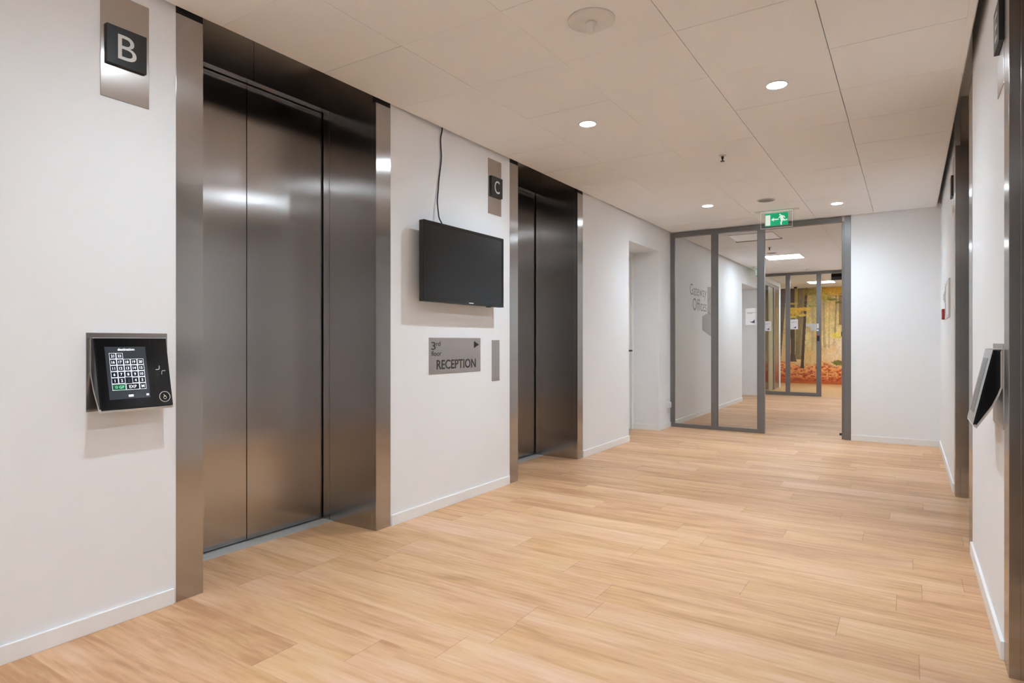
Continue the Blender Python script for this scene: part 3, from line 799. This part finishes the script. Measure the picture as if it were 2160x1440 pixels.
# ------------------------------------------------------------------ autumn forest wall print
def forest():
    x0, x1, z0, z1 = -2.2, XR - .002, .062, 2.62
    step = .0078
    nx = int((x1 - x0) / step); nz = int((z1 - z0) / step)
    xs_ = np.linspace(x0, x1, nx + 1); zs_ = np.linspace(z0, z1, nz + 1)
    rng = np.random.RandomState(4)
    Xg, Zg = np.meshgrid(xs_, zs_)
    def vn(sx, sz, seed):
        r = np.random.RandomState(seed); g = r.rand(900, 900)
        u = (Xg - x0) * sx; v = (Zg - z0) * sz
        i = np.floor(u).astype(int) % 898; j = np.floor(v).astype(int) % 898
        a = u - np.floor(u); b = v - np.floor(v); a = a*a*(3-2*a); b = b*b*(3-2*b)
        return g[j, i]*(1-a)*(1-b) + g[j, i+1]*a*(1-b) + g[j+1, i]*(1-a)*b + g[j+1, i+1]*a*b
    def fbm(s, seed, asp=1.): return (vn(s, s*asp, seed)*.5 + vn(s*2.1, s*2.1*asp, seed+1)*.3 + vn(s*4.3, s*4.3*asp, seed+2)*.2)
    def mix(a, b, t): return a*(1-t[..., None]) + np.array(b)*t[..., None]
    def sm(e0, e1, v): t = np.clip((v-e0)/(e1-e0), 0, 1); return t*t*(3-2*t)
    c = np.zeros((*Xg.shape, 3)) + np.array((214, 190, 122.))
    c = mix(c, (198, 172, 100), sm(1.2, 2.3, Zg + .5*(fbm(3, 1)-.5)))
    c = mix(c, (160, 140, 74), sm(1.9, 2.5, Zg + .6*(fbm(4, 5)-.5)) * .6)
    c = mix(c, (226, 188, 132), sm(1.15, .75, Zg + .3*(fbm(3, 9)-.5)) * .9)
    c = mix(c, (236, 214, 190), np.exp(-(((Xg-1.12)/.30)**2 + ((Zg-.98)/.38)**2)) * .85)
    mot = fbm(9, 140, .8)
    c = mix(c, (236, 204, 140), sm(.52, .72, mot) * .65)
    c = mix(c, (170, 146, 112), sm(.46, .28, mot) * .55 * sm(.7, 1.2, Zg))
    c = mix(c, (214, 166, 96), sm(.55, .75, fbm(5, 150, .5)) * .5)
    # far pale trunks
    for tx, w_, z_lo, col, al in ((.50, .03, .9, (170, 150, 110), .6), (.66, .025, .9, (160, 140, 105), .55), (.80, .03, 1.0, (150, 130, 95), .55), (.93, .02, 1.0, (168, 140, 100), .5), (1.06, .03, 1.3, (140, 112, 72), .7), (1.17, .04, 1.6, (120, 92, 60), .75), (1.4, .05, .9, (120, 95, 66), .8), (1.75, .04, .9, (130, 105, 76), .7), (2.2, .07, .6, (100, 80, 60), .9), (2.6, .05, .8, (120, 98, 70), .8), (-1.2, .08, .6, (100, 80, 60), .9), (-.8, .05, .7, (120, 98, 70), .8), (-1.7, .06, .7, (110, 90, 66), .8)):
        m_ = (np.abs(Xg - tx - .02*np.sin(Zg*2+tx*9)) < w_*(.9+.25*np.sin(tx*40))) & (Zg > z_lo)
        c = mix(c, col, m_ * al)
    # ground of fallen leaves
    gnd = sm(.62, .44, Zg + .20*(fbm(6, 12)-.5) + .05*np.sin(Xg*5) + .10*sm(.6, 1.1, Xg))
    leaf = fbm(16, 20, 1.7); speck = rng.rand(*Xg.shape)
    gc = mix(np.zeros_like(c) + np.array((226, 122, 60.)), (250, 176, 104), sm(.42, .7, leaf))
    gc = mix(gc, (168, 62, 34), sm(.48, .32, leaf))
    gc = mix(gc, (96, 40, 34), (speck > .80) * .65 * sm(.5, .2, Zg))
    gc = mix(gc, (240, 190, 130), (speck < .10) * .7)
    gc = mix(gc, (178, 62, 30), sm(.26, .06, Zg)*.55)
    c = c*(1-gnd[..., None]) + gc*gnd[..., None]
    # near trunks (x at foot, x at head, half widths, foot z)
    def trunk(xa, xb, wa, wb, za, col, lit, flare=0.):
        nonlocal c
        f = np.clip((Zg - za) / (2.65 - za), 0, 1)
        cx_ = xa + (xb - xa)*f; ww = wa + (wb - wa)*f + flare*np.exp(-(Zg-za)*14)
        d = (Xg - cx_) / ww; m_ = (np.abs(d) < 1) & (Zg > za)
        bark = fbm(30, 33, .25)
        col_ = np.array(col)*(0.82 + .36*bark[..., None]); col_ = mix(col_, lit, np.clip((d+.1), 0, 1)*.55)
        c = np.where(m_[..., None], col_, c)
    trunk(.07, .11, .055, .05, 1.0, (186, 164, 86), (206, 186, 106))
    trunk(-.33, -.22, .03, .075, .55, (92, 74, 58), (124, 104, 78))
    trunk(.16, .26, .085, .115, .66, (132, 112, 80), (186, 166, 112), .03)
    trunk(.015, .005, .055, .058, .60, (84, 70, 56), (112, 94, 72), .05)
    trunk(.25, .36, .038, .032, .42, (84, 64, 52), (104, 82, 66), .015)
    # leaves
    def leaves(cx_, cz_, rx, rz, col, col2, seed, dens=.5):
        nonlocal c
        m_ = np.exp(-(((Xg-cx_)/rx)**2 + ((Zg-cz_)/rz)**2)) * 1.25 - (.55*(1-fbm(11, seed, 1.9)) + .6*(1-vn(34, 46, seed+5)))*dens*1.7 - .3*(vn(80, 90, seed+7)-.5)
        a = sm(.0, .22, m_)*.92
        cc = mix(np.zeros_like(c) + np.array(col, float), col2, vn(40, 50, seed+3))
        c = c*(1-a[..., None]) + cc*a[..., None]
    leaves(.06, 2.00, .22, .12, (206, 160, 44), (244, 208, 96), 50, .50)
    leaves(.28, 2.05, .20, .055, (222, 166, 50), (240, 200, 90), 51, .45)
    leaves(.24, 1.88, .20, .05, (196, 160, 56), (236, 206, 104), 52, .55)
    leaves(.0, 1.84, .12, .05, (214, 170, 60), (240, 206, 104), 53, .5)
    leaves(.0, 2.20, .14, .03, (190, 160, 80), (220, 190, 110), 55, .5)
    leaves(.45, 2.52, .26, .10, (122, 112, 50), (178, 158, 82), 60, .5)
    leaves(.52, 2.12, .14, .03, (112, 106, 54), (160, 146, 84), 61, .5)
    leaves(.80, 2.50, .24, .12, (150, 132, 44), (212, 180, 74), 66, .5)
    leaves(1.05, 2.52, .26, .13, (196, 150, 44), (228, 186, 80), 67, .45)
    leaves(.84, 2.32, .16, .06, (140, 128, 40), (206, 176, 70), 68, .5)
    leaves(1.00, 2.28, .14, .035, (92, 90, 34), (150, 136, 56), 71, .45)
    leaves(1.14, 2.20, .10, .03, (78, 78, 30), (130, 120, 50), 72, .45)
    leaves(.55, 2.22, .22, .18, (160, 150, 80), (190, 176, 110), 75, .62)
    leaves(1.12, 1.33, .20, .09, (214, 188, 60), (236, 214, 110), 80, .55)
    leaves(1.14, .58, .16, .07, (92, 88, 34), (140, 128, 60), 86, .4)
    leaves(2.2, 2.3, .8, .4, (150, 136, 40), (206, 178, 62), 90, .5)
    leaves(-1.3, 2.2, .7, .5, (150, 136, 40), (206, 178, 62), 95, .5)
    c = c * (.93 + .14*vn(70, 70, 99)[..., None])
    c = np.clip(c*1.07/255, 0, 1)
    lin = np.where(c <= .04045, c/12.92, ((c+.055)/1.055)**2.4)
    Yf = YE - .010
    n1 = nx + 1
    vs = [(float(x), Yf, float(z)) for z in zs_ for x in xs_]
    fs = [(j*n1+i, j*n1+i+1, (j+1)*n1+i+1, (j+1)*n1+i) for j in range(nz) for i in range(nx)]
    k0 = len(vs)
    vs += [(x0, YE - .003, z0), (x1, YE - .003, z0), (x1, YE - .003, z1), (x0, YE - .003, z1)]
    fs += [(k0+3, k0+2, k0+1, k0), (0, k0, k0+1, nx), (nz*n1, nz*n1+nx, k0+2, k0+3), tuple([k0, k0+3] + [j*n1 for j in range(nz, -1, -1)]), tuple([k0+2, k0+1] + [j*n1+nx for j in range(nz+1)])]
    m, nt, b = new_mat('printed forest'); at = N(nt, 'ShaderNodeVertexColor', layer_name='print')
    nt.links.new(at.outputs['Color'], b.inputs['Base Color']); b.inputs['Roughness'].default_value = .6
    mb = MB(); mb.v = vs; mb.f = fs; mb.sm = [False]*len(fs)
    o = obj('forest_mural', mb, m)
    ca = o.data.color_attributes.new('print', 'FLOAT_COLOR', 'POINT')
    buf = np.ones((len(vs), 4), np.float32); buf[:k0, :3] = lin.reshape(-1, 3)
    ca.data.foreach_set('color', buf.ravel())
    return o
tag(forest(), 'autumn beech forest print covering the far wall at the corridor end', 'wall mural')
struct('baseboard_far', MB().box(-2.2, XR, YE - .02, YE, 0, .06), M['orange'])

# ------------------------------------------------------------------ camera and view
cam = bpy.data.cameras.new('camera'); co = bpy.data.objects.new('camera', cam); C.objects.link(co)
cam.sensor_width = 36; cam.lens = 36 * 1299 / 2160; cam.clip_start = .02
co.location = (2.7305, 0, 1.155); co.rotation_euler = (PI/2, 0, math.radians(32.8265))
sc = bpy.context.scene; sc.camera = co
wd = bpy.data.worlds.new('world'); sc.world = wd; wd.use_nodes = True
wd.node_tree.nodes['Background'].inputs[0].default_value = (0, 0, 0, 1)
vs = sc.view_settings; vs.view_transform = 'Standard'; vs.look = 'None'; vs.gamma = 1; vs.exposure = 0.53; vs.use_curve_mapping = False
sc.cycles.max_bounces = 7; sc.cycles.diffuse_bounces = 5; sc.cycles.glossy_bounces = 4; sc.cycles.transparent_max_bounces = 12
sc.cycles.use_denoising = True; sc.cycles.use_adaptive_sampling = True; sc.cycles.adaptive_threshold = .22; sc.cycles.adaptive_min_samples = 16
sc.cycles.sample_clamp_indirect = 16
